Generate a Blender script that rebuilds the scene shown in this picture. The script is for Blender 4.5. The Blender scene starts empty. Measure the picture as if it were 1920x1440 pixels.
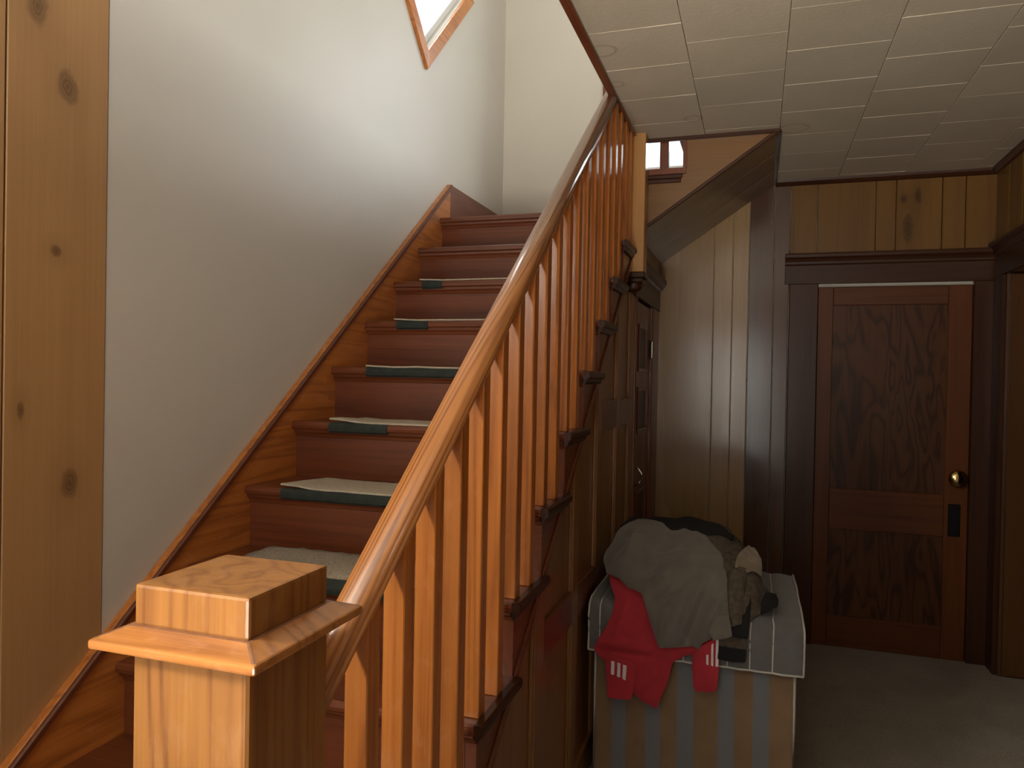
import bpy, bmesh, math, random
from mathutils import Vector, Matrix, noise
random.seed(7)
S = bpy.context.scene
C = S.collection

# ------------------------------------------------------------------ camera
HC = 1.4455
YAW, PIT, ROL, FPX = 0.3169, -0.0103, 0.0187, 1400.0
_F = Vector((-math.sin(YAW)*math.cos(PIT), math.cos(YAW)*math.cos(PIT), math.sin(PIT)))
_R = Vector((math.cos(YAW), math.sin(YAW), 0)); _U = _R.cross(_F)
_R2 = math.cos(ROL)*_R + math.sin(ROL)*_U; _U2 = -math.sin(ROL)*_R + math.cos(ROL)*_U
cd = bpy.data.cameras.new('camera'); cam = bpy.data.objects.new('camera', cd); C.objects.link(cam)
cd.sensor_fit = 'HORIZONTAL'; cd.sensor_width = 36.0; cd.lens = FPX/1920*36; cd.clip_start = .02
cam.matrix_world = Matrix(((_R2.x, _U2.x, -_F.x, 0), (_R2.y, _U2.y, -_F.y, 0), (_R2.z, _U2.z, -_F.z, HC), (0, 0, 0, 1)))
S.camera = cam

# ------------------------------------------------------------------ sky, daylight through the windows, an added uplight, exposure
w = bpy.data.worlds.new('overcast_sky'); S.world = w; w.use_nodes = True
bg = w.node_tree.nodes['Background']; bg.inputs[0].default_value = (.86, .93, 1, 1); bg.inputs[1].default_value = 1.4
S.view_settings.view_transform = 'Standard'; S.view_settings.look = 'None'
S.view_settings.gamma = 1; S.view_settings.use_curve_mapping = False; S.view_settings.exposure = 0.0
S.cycles.use_denoising = True
S.cycles.max_bounces = 6; S.cycles.diffuse_bounces = 4; S.cycles.glossy_bounces = 2
S.cycles.use_adaptive_sampling = True; S.cycles.adaptive_threshold = .12; S.cycles.adaptive_min_samples = 16
def area(name, loc, target, sx, sy, power, col=(1, 1, 1), spread=180):
    l = bpy.data.lights.new(name, 'AREA'); l.spread = math.radians(spread); l.shape = 'RECTANGLE'; l.size = sx; l.size_y = sy; l.energy = power; l.color = col
    o = bpy.data.objects.new(name, l); C.objects.link(o); o.location = loc
    d = Vector(target) - Vector(loc); o.rotation_euler = d.to_track_quat('-Z', 'Y').to_euler()
    return o
# daylight behind each window opening (outside the glass), plus one added uplight
area('daylight_left_window', (-1.78, -.70, 2.22), (0, -.25, 1.85), .45, .42, 195, (1, .92, .80))
area('daylight_front_window', (-.45, -1.98, 1.55), (-.45, 2, 1.55), .95, 1.0, 13, (1, .96, .90))
area('added_ceiling_uplight', (-.45, -2.0, .50), (-.35, .30, 2.0), .95, .9, 25, (1, .92, .80), 58)  # added lamp: narrow upward beam that only brightens the ceiling
area('daylight_upstairs_window', (1.42, 1.7, 4.0), (-1, 1.7, 3.6), 1.7, 1.2, 95, (1, .985, .95))
area('daylight_landing_window', (-.40, 4.72, 3.25), (-.40, 2, 3.0), .85, 1.1, 22, (.88, .95, 1))
area('daylight_diamond_window', (-1.80, 3.49, 3.4), (0, 3.49, 3.2), .7, .9, 10, (.92, .97, 1))

# ------------------------------------------------------------------ helpers
WL = {}
def wloc(o):
    v = Vector((0, 0, 0))
    while o is not None:
        v += o.location; o = o.parent
    return v
def tag(o, label=None, cat=None, group=None, kind=None):
    if label: o['label'] = label
    if cat: o['category'] = cat
    if group: o['group'] = group
    if kind: o['kind'] = kind
    return o
def thing(name, loc, label=None, cat=None, group=None, kind=None):
    o = bpy.data.objects.new(name, None); o.empty_display_size = .05; C.objects.link(o); o.location = loc
    return tag(o, label, cat, group, kind)
class MB:
    def __init__(s): s.v = []; s.f = []
    def add(s, vs, fs):
        n = len(s.v); s.v += [tuple(a) for a in vs]; s.f += [tuple(i+n for i in f) for f in fs]; return s
    def box(s, x0, x1, y0, y1, z0, z1):
        vs = [(x, y, z) for z in (z0, z1) for y in (y0, y1) for x in (x0, x1)]
        return s.add(vs, [(0, 2, 3, 1), (4, 5, 7, 6), (0, 1, 5, 4), (2, 6, 7, 3), (0, 4, 6, 2), (1, 3, 7, 5)])
    def prism(s, poly, axis, a0, a1):
        """poly: 2D points in the two other axes (x->(y,z), y->(x,z), z->(x,y)), extruded along axis"""
        def P(p, a):
            return (a, p[0], p[1]) if axis == 'x' else (p[0], a, p[1]) if axis == 'y' else (p[0], p[1], a)
        n = len(poly)
        vs = [P(p, a0) for p in poly] + [P(p, a1) for p in poly]
        return s.add(vs, [tuple(range(n))[::-1], tuple(range(n, 2*n))] + [(i, (i+1) % n, n+(i+1) % n, n+i) for i in range(n)])
    def holed(s, rect, hole, axis, a0, a1):
        """a slab (rectangle u0,u1,v0,v1) with a four-cornered hole given from the bottom corner counterclockwise"""
        u0, u1, v0, v1 = rect
        R = [(u0, v0), (u1, v0), (u1, v1), (u0, v1)]
        def P(p, a):
            return (a, p[0], p[1]) if axis == 'x' else (p[0], a, p[1])
        vs = [P(p, a) for a in (a0, a1) for p in R + hole]
        fs = []
        for b in (0, 8):
            for i in range(4):
                j = (i+1) % 4
                fs += [(b+i, b+j, b+4+i), (b+j, b+4+j, b+4+i)]
        for i in range(4):
            j = (i+1) % 4
            fs += [(i, j, 8+j, 8+i), (4+i, 4+j, 12+j, 12+i)]
        return s.add(vs, fs)
    def tube(s, pts, r, n=8, cap=True):
        pts = [Vector(p) for p in pts]; rings = []
        up = Vector((0, 0, 1))
        for i, p in enumerate(pts):
            d = (pts[min(i+1, len(pts)-1)] - pts[max(i-1, 0)]).normalized()
            a = d.cross(up)
            if a.length < 1e-3: a = d.cross(Vector((1, 0, 0)))
            a.normalize(); b = d.cross(a)
            rr = r[i] if isinstance(r, (list, tuple)) else r
            rings.append([p + a*math.cos(2*math.pi*k/n)*rr + b*math.sin(2*math.pi*k/n)*rr for k in range(n)])
        vs = [v for R in rings for v in R]; fs = []
        for i in range(len(pts)-1):
            for k in range(n): fs.append((i*n+k, i*n+(k+1) % n, (i+1)*n+(k+1) % n, (i+1)*n+k))
        if cap: fs += [tuple(range(n)), tuple(range((len(pts)-1)*n, len(pts)*n))]
        return s.add(vs, fs)
    def lathe(s, c, axis, prof, n=20):
        """prof: (radius, distance along axis)"""
        ax = Vector(axis).normalized(); a = ax.orthogonal().normalized(); b = ax.cross(a); c = Vector(c)
        vs = []; fs = []
        for r, t in prof:
            for k in range(n):
                th = 2*math.pi*k/n; vs.append(c + ax*t + (a*math.cos(th) + b*math.sin(th))*r)
        m = len(prof)
        for i in range(m-1):
            for k in range(n): fs.append((i*n+k, i*n+(k+1) % n, (i+1)*n+(k+1) % n, (i+1)*n+k))
        fs += [tuple(range(n)), tuple(range((m-1)*n, m*n))]
        return s.add(vs, fs)
    def build(s, name, mat, parent=None, bevel=0, seg=1, smooth=False, origin=None, kind=None):
        xs = list(zip(*s.v))
        o0 = Vector([(min(a)+max(a))/2 for a in xs]) if origin is None else Vector(origin)
        me = bpy.data.meshes.new(name); bm = bmesh.new()
        vv = [bm.verts.new(Vector(v)-o0) for v in s.v]
        for f in s.f:
            try: bm.faces.new([vv[i] for i in f])
            except ValueError: pass
        bmesh.ops.recalc_face_normals(bm, faces=bm.faces)
        if bevel:
            es = [e for e in bm.edges if len(e.link_faces) == 2 and e.calc_face_angle(0) > .5]
            bmesh.ops.bevel(bm, geom=es, offset=bevel, segments=seg, affect='EDGES', profile=.6, clamp_overlap=True)
        if smooth:
            for f in bm.faces: f.smooth = True
        bm.to_mesh(me); bm.free()
        me.materials.append(mat)
        o = bpy.data.objects.new(name, me); C.objects.link(o)
        if parent is not None:
            o.parent = parent; o.location = o0 - wloc(parent)
        else: o.location = o0
        if kind: o['kind'] = kind
        return o
def copy(o, parent, wl):
    c = o.copy(); C.objects.link(c); c.parent = parent
    c.location = Vector(wl) - (wloc(parent) if parent else Vector((0, 0, 0)))
    return c
def struct(mb, name, mat, **k):
    return mb.build(name, mat, kind='structure', **k)

# ------------------------------------------------------------------ materials
class NT:
    def __init__(s, name):
        s.m = bpy.data.materials.new(name); s.m.use_nodes = True; s.t = s.m.node_tree; s.n = s.t.nodes
        s.b = s.n['Principled BSDF']
    def node(s, t, **k):
        n = s.n.new('ShaderNode'+t)
        for a, b in k.items(): setattr(n, a, b)
        return n
    def link(s, a, b): s.t.links.new(a, b)
    def val(s, n, d):
        for k, v in d.items(): n.inputs[k].default_value = v
        return n
    def math(s, op, a, b=None, c=None):
        n = s.node('Math', operation=op)
        for i, x in enumerate((a, b, c)):
            if x is None: continue
            if isinstance(x, (int, float)): n.inputs[i].default_value = x
            else: s.link(x, n.inputs[i])
        return n.outputs[0]
    def mix(s, fac, a, b, mode='MIX'):
        n = s.node('Mix', data_type='RGBA', blend_type=mode)
        for i, x in ((0, fac), (6, a), (7, b)):
            if isinstance(x, (int, float)): n.inputs[i].default_value = x
            elif isinstance(x, tuple): n.inputs[i].default_value = (*x[:3], 1)
            else: s.link(x, n.inputs[i])
        return n.outputs[2]
    def ramp(s, fac, stops):
        n = s.node('ValToRGB'); e = n.color_ramp.elements
        while len(e) < len(stops): e.new(.5)
        for el, (p, c) in zip(e, stops):
            el.position = p; el.color = (*c, 1) if isinstance(c, tuple) else (c, c, c, 1)
        s.link(fac, n.inputs[0]); return n.outputs[0]
    def bump(s, h, strength, dist=.01):
        n = s.node('Bump'); n.inputs['Strength'].default_value = strength; n.inputs['Distance'].default_value = dist
        s.link(h, n.inputs['Height']); s.link(n.outputs[0], s.b.inputs['Normal'])
AX = {'X': 0, 'Y': 1, 'Z': 2}
def wood(name, light, dark, axis='Z', rough=.3, coat=.25, lines=18, contrast=1.0, vary=.25, knots=None, wear=0, seed=0.0, spec=.5, stretch=.16, kplane='x'):
    t = NT(name); tc = t.node('TexCoord'); oi = t.node('ObjectInfo')
    off = t.node('Combine' + 'XYZ')
    t.link(t.math('MULTIPLY', oi.outputs['Random'], 17.3), off.inputs[0]); t.link(t.math('MULTIPLY', oi.outputs['Random'], 9.1), off.inputs[1]); t.link(t.math('MULTIPLY_ADD', oi.outputs['Random'], 23.7, seed), off.inputs[2])
    va = t.node('VectorMath', operation='ADD'); t.link(tc.outputs['Object'], va.inputs[0]); t.link(off.outputs[0], va.inputs[1])
    def mapped(al, ac):
        m = t.node('Mapping'); sc = [ac]*3; sc[AX[axis]] = al; m.inputs['Scale'].default_value = sc
        t.link(va.outputs[0], m.inputs[0]); return m.outputs[0]
    def nz(vec, scale, detail=4, dist=0.0, rgh=.55):
        n = t.node('TexNoise'); t.val(n, {'Scale': scale, 'Detail': detail, 'Distortion': dist, 'Roughness': rgh}); t.link(vec, n.inputs['Vector']); return n.outputs[0]
    broad = nz(mapped(stretch, 3.6), 1.6, 2, .15 if stretch < .3 else .8)
    rings = t.math('SINE', t.math('MULTIPLY', broad, lines*6.0))
    rings = t.math('MULTIPLY_ADD', rings, .5, .5)
    rings = t.math('POWER', rings, 2.0)
    fine = nz(mapped(2.0, 130), 1.0, 3, 0, .7)
    fine = t.math('MULTIPLY_ADD', fine, 1.7, -.35)
    tone = nz(mapped(.5, 6), 1.0, 2, .2)
    f = t.math('MULTIPLY_ADD', rings, .34*contrast, t.math('MULTIPLY', fine, .58))
    f = t.math('ADD', f, t.math('MULTIPLY_ADD', tone, .5, -.27))
    col = t.ramp(f, [(.12, light), (.50, tuple(a*.62+b*.38 for a, b in zip(light, dark))), (.88, dark)])
    if vary:
        hv = t.node('HueSaturation'); t.link(col, hv.inputs['Color'])
        t.link(t.math('MULTIPLY_ADD', oi.outputs['Random'], vary, 1-vary*.5), hv.inputs['Value']); col = hv.outputs[0]
    if knots:
        gp = t.node('NewGeometry')
        ds = t.node('TexNoise'); t.val(ds, {'Scale': 30.0, 'Detail': 2.0}); t.link(gp.outputs['Position'], ds.inputs['Vector'])
        for (ky, kz, r, el) in knots:
            sb = t.node('VectorMath', operation='SUBTRACT'); t.link(gp.outputs['Position'], sb.inputs[0]); sb.inputs[1].default_value = (0, ky, kz) if kplane == 'x' else (ky, 0, kz)
            ml = t.node('VectorMath', operation='MULTIPLY'); t.link(sb.outputs[0], ml.inputs[0]); ml.inputs[1].default_value = (0, 1/r, 1/(r*el)) if kplane == 'x' else (1/r, 0, 1/(r*el))
            ln = t.node('VectorMath', operation='LENGTH'); t.link(ml.outputs[0], ln.inputs[0])
            d = t.math('ADD', ln.outputs['Value'], t.math('MULTIPLY_ADD', ds.outputs[0], .7, -.35))
            k = t.ramp(d, [(0, .9), (.28, .55), (.36, .85), (.5, .45), (.62, .6), (1, 0.)])
            col = t.mix(k, col, tuple(c*.22 for c in dark))
            halo = t.ramp(t.math('MULTIPLY', d, .33), [(0, .35), (1, 0.)])
            col = t.mix(halo, col, tuple(c*.7 for c in dark))
    if wear:
        wn = nz(mapped(6, 14), 2.2, 6, .4, .65)
        wm = t.ramp(wn, [(.54, 0.), (.78, wear)])
        col = t.mix(wm, col, tuple(min(1, c*1.15+.10) for c in light))
    t.link(col, t.b.inputs['Base Color'])
    rn = tone
    t.link(t.math('MULTIPLY_ADD', rn, .28, rough-.14), t.b.inputs['Roughness'])
    t.b.inputs['Specular IOR Level'].default_value = spec
    t.b.inputs['Coat Weight'].default_value = coat; t.b.inputs['Coat Roughness'].default_value = max(.08, rough*.5)
    return t.m
def plain(name, col, rough=.5, metal=0, noise_amt=0, noise_scale=20, bump=0, bump_scale=200, sheen=0, coat=0):
    t = NT(name); t.val(t.b, {'Roughness': rough, 'Metallic': metal})
    tc = t.node('TexCoord')
    if noise_amt:
        n = t.node('TexNoise'); t.val(n, {'Scale': noise_scale, 'Detail': 5}); t.link(tc.outputs['Object'], n.inputs['Vector'])
        t.link(t.ramp(n.outputs[0], [(.3, tuple(c*(1-noise_amt) for c in col)), (.7, tuple(min(1, c*(1+noise_amt)) for c in col))]), t.b.inputs['Base Color'])
    else: t.b.inputs['Base Color'].default_value = (*col, 1)
    if bump:
        n = t.node('TexNoise'); t.val(n, {'Scale': bump_scale, 'Detail': 3}); t.link(tc.outputs['Object'], n.inputs['Vector']); t.bump(n.outputs[0], bump, .01)
    if sheen: t.b.inputs['Sheen Weight'].default_value = sheen
    if coat: t.b.inputs['Coat Weight'].default_value = coat
    return t.m
M = {}
OR_L, OR_D = (.57, .198, .039), (.26, .070, .012)
for a in 'XYZ':
    M['fir'+a] = wood('orange_varnished_fir_'+a, OR_L, OR_D, a, .30, .3, 16, 1.0, .22, wear=.35)
    M['red'+a] = wood('red_brown_stained_wood_'+a, (.175, .047, .016), (.085, .020, .007), a, .34, .25, 14, .8, .22)
    M['dark'+a] = wood('dark_mahogany_stained_wood_'+a, (.060, .020, .008), (.028, .009, .004), a, .38, .08, 12, .7, .2, spec=.3)
    M['amber'+a] = wood('amber_panel_wood_'+a, (.27, .125, .042), (.15, .060, .018), a, .34, .25, 10, .7, .2)
M['rail'] = wood('handrail_varnished_fir', (.46, .185, .055), (.17, .052, .014), 'Y', .22, .55, 30, 1.25, 0)
M['newel'] = wood('newel_varnished_fir', (.30, .125, .027), (.145, .047, .010), 'Z', .42, .06, 18, 1.1, 0, wear=.25)
M['plate'] = wood('newel_plate_worn_fir', (.44, .175, .045), (.20, .064, .016), 'X', .28, .35, 22, 1.2, 0, wear=.5)
M['pine'] = wood('honey_knotty_pine', (.45, .250, .100), (.34, .170, .060), 'Z', .34, .3, 5, .4, .10,
                 knots=[(1.329, 2.096, .030, 1.5), (1.346, 1.175, .026, 1.6), (1.221, 1.352, .010, 2.5), (1.25, 2.249, .028, 1.8), (1.304, 1.714, .016, 1.0)])
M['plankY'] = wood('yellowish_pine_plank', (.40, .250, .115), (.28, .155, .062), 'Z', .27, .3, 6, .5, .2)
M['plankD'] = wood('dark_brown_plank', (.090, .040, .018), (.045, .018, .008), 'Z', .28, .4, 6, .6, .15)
M['plankK'] = wood('knotty_amber_plank', (.185, .088, .019), (.115, .048, .010), 'Z', .40, .08, 7, .7, .25, spec=.3)
M['plankN'] = wood('amber_plank_with_dark_knots', (.185, .088, .019), (.115, .048, .010), 'Z', .40, .08, 7, .7, 0, spec=.3, kplane='y', knots=[(.722, 2.425, .022, 1.3), (.745, 2.27, .030, 3.2), (.79, 2.44, .02, 2.5)])
M['soffit'] = wood('grey_brown_soffit_board', (.21, .135, .070), (.13, .075, .035), 'X', .36, .25, 7, .6, .12)
M['string2'] = wood('amber_stringer_board', (.20, .092, .022), (.135, .056, .013), 'X', .35, .2, 6, .4, .0)

def plaster_mat():
    t = NT('painted_plaster'); tc = t.node('NewGeometry')
    n = t.node('TexNoise'); t.val(n, {'Scale': 1.6, 'Detail': 2}); t.link(tc.outputs['Position'], n.inputs['Vector'])
    col = t.ramp(n.outputs[0], [(.3, (.60, .555, .468)), (.7, (.63, .585, .498))])
    t.link(col, t.b.inputs['Base Color']); t.b.inputs['Roughness'].default_value = .42
    n2 = t.node('TexNoise'); t.val(n2, {'Scale': 60, 'Detail': 1}); t.link(tc.outputs['Position'], n2.inputs['Vector'])
    n3 = t.node('TexNoise'); t.val(n3, {'Scale': 2.2, 'Detail': 2}); t.link(tc.outputs['Position'], n3.inputs['Vector'])
    t.bump(t.math('MULTIPLY_ADD', n2.outputs[0], .15, n3.outputs[0]), .05, .012); return t.m
M['plaster'] = plaster_mat()
def tile_mat():
    t = NT('cream_fibre_ceiling_tile'); g = t.node('NewGeometry'); oi = t.node('ObjectInfo')
    n = t.node('TexNoise'); t.val(n, {'Scale': 3.0, 'Detail': 4}); t.link(g.outputs['Position'], n.inputs['Vector'])
    col = t.ramp(n.outputs[0], [(.3, (.50, .435, .335)), (.7, (.56, .49, .385))])
    nn = t.node('TexNoise'); t.val(nn, {'Scale': 14, 'Detail': 2}); t.link(g.outputs['Position'], nn.inputs['Vector'])
    for (x, y, r, wd) in ((.13, 3.515, .060, .010), (-.285, 3.275, .035, .012), (-.525, 2.52, .045, .008), (-.53, 2.82, .025, .007)):
        sb = t.node('VectorMath', operation='SUBTRACT'); t.link(g.outputs['Position'], sb.inputs[0]); sb.inputs[1].default_value = (x, y, 2.56)
        ln = t.node('VectorMath', operation='LENGTH'); t.link(sb.outputs[0], ln.inputs[0])
        d = t.math('ABSOLUTE', t.math('SUBTRACT', t.math('MULTIPLY_ADD', nn.outputs[0], .03, ln.outputs['Value']), r+.015))
        k = t.ramp(t.math('DIVIDE', d, wd), [(0, .55), (1, 0.)])
        col = t.mix(k, col, (.27, .18, .10))
    hv = t.node('HueSaturation'); t.link(col, hv.inputs['Color']); t.link(t.math('MULTIPLY_ADD', oi.outputs['Random'], .08, .96), hv.inputs['Value'])
    t.link(hv.outputs[0], t.b.inputs['Base Color']); t.b.inputs['Roughness'].default_value = .55
    n2 = t.node('TexNoise'); t.val(n2, {'Scale': 90, 'Detail': 1}); t.link(g.outputs['Position'], n2.inputs['Vector']); t.bump(n2.outputs[0], .12, .004)
    return t.m
M['tile'] = tile_mat()
def carpet_mat(name, c0, c1, sc=240):
    t = NT(name); tc = t.node('TexCoord')
    n = t.node('TexNoise'); t.val(n, {'Scale': sc, 'Detail': 4, 'Roughness': .7}); t.link(tc.outputs['Object'], n.inputs['Vector'])
    m = t.node('TexNoise'); t.val(m, {'Scale': 5, 'Detail': 3}); t.link(tc.outputs['Object'], m.inputs['Vector'])
    f = t.math('ADD', t.math('MULTIPLY', n.outputs[0], .75), t.math('MULTIPLY', m.outputs[0], .25))
    t.link(t.ramp(f, [(.35, c0), (.65, c1)]), t.b.inputs['Base Color']); t.b.inputs['Roughness'].default_value = .95
    t.b.inputs['Sheen Weight'].default_value = .2; t.bump(n.outputs[0], .8, .01); return t.m
M['carpet'] = carpet_mat('grey_brown_carpet', (.19, .148, .098), (.40, .325, .225), 170)
M['white'] = plain('white_painted_wood', (.75, .75, .72), .4)
M['black'] = plain('black_iron', (.012, .011, .011), .4, .6)
M['brass'] = plain('polished_brass', (.78, .56, .25), .16, 1)
M['chrome'] = plain('bright_metal', (.75, .70, .62), .2, 1)
def glass_mat():
    t = NT('window_glass'); tr = t.node('BsdfTransparent'); gl = t.node('BsdfGlossy'); gl.inputs['Roughness'].default_value = .03
    tr.inputs[0].default_value = (.97, .98, .98, 1)
    mx = t.node('MixShader'); mx.inputs[0].default_value = .05
    t.link(tr.outputs[0], mx.inputs[1]); t.link(gl.outputs[0], mx.inputs[2])
    t.link(mx.outputs[0], t.n['Material Output'].inputs[0]); return t.m
M['glass'] = glass_mat()

# ------------------------------------------------------------------ dimensions
XW = -1.537            # plaster face of the left wall
YB = 4.428             # face of the back wall
H = 2.56               # room ceiling
XR = 1.165             # right wall
YF = -1.70             # wall behind the camera
ZU = 5.0               # upstairs ceiling
XO = -.555             # edge of the stairwell opening in the ceiling
YO = 3.51              # front of the upper flight
G, RZ = .2443, .19
Y1, Z1 = 3.4214, 2.2278
def ny(k): return Y1-(k-1)*G        # nosing line of tread k (1 = landing)
def nz_(k): return Z1-(k-1)*RZ
XN = -.530             # outer end of the tread nosings
XI = -1.515            # face of the wall stringer
SL = RZ/G

# ------------------------------------------------------------------ room shell
struct(MB().box(XW-.12, 2.2, YF-.12, YB+.12, -.08, 0), 'floor', M['carpet'])
wl = MB()
dia = [(3.265, 2.990), (3.755, 3.49), (3.265, 3.99), (2.77, 3.49)]   # diamond window
wl.holed((1.445, YB+.12, 0, ZU), dia, 'x', XW-.12, XW)
wl.holed((YF-.12, 1.445, 0, ZU), [(-1.00, 1.90), (-.35, 1.90), (-.35, 2.48), (-1.00, 2.48)], 'x', XW-.12, XW-.016)
wall_left = struct(wl, 'wall_left', M['plaster'])
for i in range(4):
    y1 = 1.445-.265*i; y0 = y1-.265
    MB().box(XW-.016, XW+.002, y0+.002, y1-.002, 0, H+.18).build('plank', M['pine'], wall_left, .002)

wb = MB()
wb.box(XW-.12, -.82, YB, YB+.12, 0, ZU); wb.box(-.82, .02, YB+.022, YB+.12, 0, 2.66); wb.box(-.82, .02, YB, YB+.12, 3.78, ZU); wb.box(.02, 2.2, YB+.022, YB+.12, 0, ZU)
wb.box(-.82, .02, YB, YB+.12, 2.60, 2.66); wb.box(-.82, -.60, YB, YB+.03, 2.0, 2.60); wb.box(.02, 2.2, YB, YB+.03, 2.62, ZU)
wall_back = struct(wb, 'wall_back', M['plaster'])
def soffit_z(x): return 2.119+(x+.546)*.686
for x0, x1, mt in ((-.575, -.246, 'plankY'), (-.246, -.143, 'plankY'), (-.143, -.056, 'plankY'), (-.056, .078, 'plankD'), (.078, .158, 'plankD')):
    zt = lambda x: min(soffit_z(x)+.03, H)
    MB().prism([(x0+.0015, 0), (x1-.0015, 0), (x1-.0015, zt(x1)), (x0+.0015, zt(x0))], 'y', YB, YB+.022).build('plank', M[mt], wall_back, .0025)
xs = [.158, .295, .588, .686, .905, 1.013, XR]
for x0, x1 in zip(xs, xs[1:]):
    MB().box(x0+.0015, x1-.0015, YB, YB+.022, 2.10, H).build('plank', M['plankN' if x0 == .686 else 'plankK'], wall_back, .0025)

wr = MB()   # right wall with a doorway, upstairs part with a window
wr.box(XR, XR+.12, 4.275, YB+.12, 0, 2.0); wr.box(XR, XR+.12, YF-.12, 3.42, 0, 2.0); wr.box(XR, XR+.12, YF-.12, YB+.12, 2.0, 2.80)
wr.holed((YF-.12, YB+.12, 2.80, ZU), [(.85, 3.45), (2.55, 3.45), (2.55, 4.60), (.85, 4.60)], 'x', XR, XR+.12)
wr.box(2.2, 2.3, YF, YB+.12, 0, 2.8); wr.box(XR, 2.3, 3.0, 3.1, 0, 2.8); wr.box(XR+.12, 2.3, 3.0, YB+.12, 2.45, 2.5)
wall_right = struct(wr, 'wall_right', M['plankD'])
for i in range(4):
    y1 = YB-.20*i; MB().box(XR-.014, XR, y1-.198, y1-.002, 2.17, H).build('plank', M['plankK'], wall_right, .0025)
struct(MB().holed((XW-.12, XR+.12, 0, ZU), [(-.95, .12), (.05, .12), (.05, 2.1), (-.95, 2.1)], 'y', YF-.12, YF), 'wall_front', M['plankK'])
struct(MB().box(XW-.12, XR+.12, YF-.12, YB+.12, ZU, ZU+.1), 'ceiling_upstairs', M['plaster'])
# ceiling slab over the room = upstairs floor, with an L-shaped stairwell opening
cs = MB()
cs.box(XO, XR, YF, YO, H+.014, 2.80); cs.box(.075, XR, YO, YB, H+.014, 2.80); cs.box(XW, XO, YF, .55, H+.014, 2.80)
ceiling = struct(cs, 'ceiling', M['white'])
cols = [XO, -.247, .073, .396, .718, 1.041, XR]
for ci in range(6):
    x0, x1 = cols[ci], cols[ci+1]
    ph = 2.536 if ci % 2 else 2.386
    rows = [ph+.305*j for j in range(-6, 8)]
    ymax = YO if x1 < .08 else YB
    edges = [y for y in rows if y < ymax-.02]+[ymax]
    for y0, y1 in zip(edges, edges[1:]):
        d = random.uniform(-.0008, .0008); e = random.uniform(-.0008, .0008)
        m = MB(); z = H
        vs = [(x0+.0008, y0+.0008, z+d), (x1-.0008, y0+.0008, z-e), (x1-.0008, y1-.0008, z-d), (x0+.0008, y1-.0008, z+e)]
        m.add(vs+[(a, b, H+.014) for a, b, _ in vs], [(0, 1, 2, 3), (4, 7, 6, 5), (0, 4, 5, 1), (1, 5, 6, 2), (2, 6, 7, 3), (3, 7, 4, 0)])
        m.build('ceiling_tile', M['tile'], ceiling, .0014)
# trims
struct(MB().box(XO-.020, XO, .55, YO+.02, H-.012, 2.82).box(XO-.002, XO+.010, .55, YO, H-.012, H), 'trim_1', M['redY'], bevel=.002)
struct(MB().box(XO, .075, YO-.014, YO+.004, H-.016, 2.80), 'trim_2', M['darkX'], bevel=.002)
struct(MB().prism([(YB, H), (YB-.028, H), (YB-.026, H-.012), (YB-.012, H-.026), (YB, H-.03)], 'x', .078, XR-.014), 'trim_3', M['darkX'])
struct(MB().prism([(XR-.014, H), (XR-.044, H), (XR-.042, H-.012), (XR-.028, H-.026), (XR-.014, H-.03)], 'y', YF, YB), 'trim_4', M['darkY'])
struct(MB().box(.055, .079, YO, YB, H-.02, 2.80), 'trim_5', M['darkY'], bevel=.002)

# windows
def four_bars(name, pts, axis, a0, a1, wid, mat, parent, inward=False, bevel=.002):
    """mitred frame of four boards around a four-cornered opening"""
    cx = sum(p[0] for p in pts)/4; cz = sum(p[1] for p in pts)/4
    def off(d):   # parallel offset polygon
        out = []
        n = len(pts)
        for i in range(n):
            p0, p1, p2 = Vector(pts[i-1]), Vector(pts[i]), Vector(pts[(i+1) % n])
            e1 = (p1-p0).normalized(); e2 = (p2-p1).normalized()
            n1 = Vector((e1.y, -e1.x)); n2 = Vector((e2.y, -e2.x))
            b = (n1+n2).normalized(); out.append(p1+b*(d/max(.2, b.dot(n1))))
        return out
    a = [Vector(p) for p in pts]; b = off(-wid if inward else wid)
    for i in range(4):
        j = (i+1) % 4
        MB().prism([a[i], a[j], b[j], b[i]], axis, a0, a1).build(name, mat, parent, bevel)
w1 = thing('window_1', (XW, 3.297, 3.0), kind='structure')
four_bars('casing_board', dia, 'x', XW, XW+.018, .062, M['firY'], w1)
four_bars('sash_bar', dia, 'x', XW-.07, XW-.03, .030, M['white'], w1, inward=True)
MB().prism(dia, 'x', XW-.055, XW-.05).build('pane', M['glass'], w1)
def rect_window(name, axis, u0, u1, v0, v1, a_in, a_out, base, casing=True, mullion=True):
    t = thing(name, base, kind='structure'); R = [(u0, v0), (u1, v0), (u1, v1), (u0, v1)]
    lo, hi = min(a_in, a_out), max(a_in, a_out); mid = (a_in+a_out)/2
    sg = 1 if a_in > a_out else -1
    if casing: four_bars('casing_board', R, axis, min(a_in, a_in+sg*.018), max(a_in, a_in+sg*.018), .09, M['redZ'], t)
    four_bars('sash_bar', R, axis, mid-.02, mid+.02, .04, M['white'], t, inward=True)
    if mullion:
        vm = (v0+v1)/2; MB().prism([(u0+.04, vm-.02), (u1-.04, vm-.02), (u1-.04, vm+.02), (u0+.04, vm+.02)], axis, mid-.018, mid+.018).build('meeting_rail', M['white'], t)
    MB().prism([(u0+.03, v0+.03), (u1-.03, v0+.03), (u1-.03, v1-.03), (u0+.03, v1-.03)], axis, mid-.003, mid+.003).build('pane', M['glass'], t)
    return t
rect_window('window_2', 'y', -.82, .02, 2.66, 3.78, YB, YB+.12, (-.4, YB, 2.66))
rect_window('window_3', 'x', -1.00, -.35, 1.90, 2.48, XW-.016, XW-.12, (XW, -.67, 1.90), mullion=False)
rect_window('window_4', 'y', -.95, .05, .12, 2.10, YF, YF-.12, (-.45, YF, .12))
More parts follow.
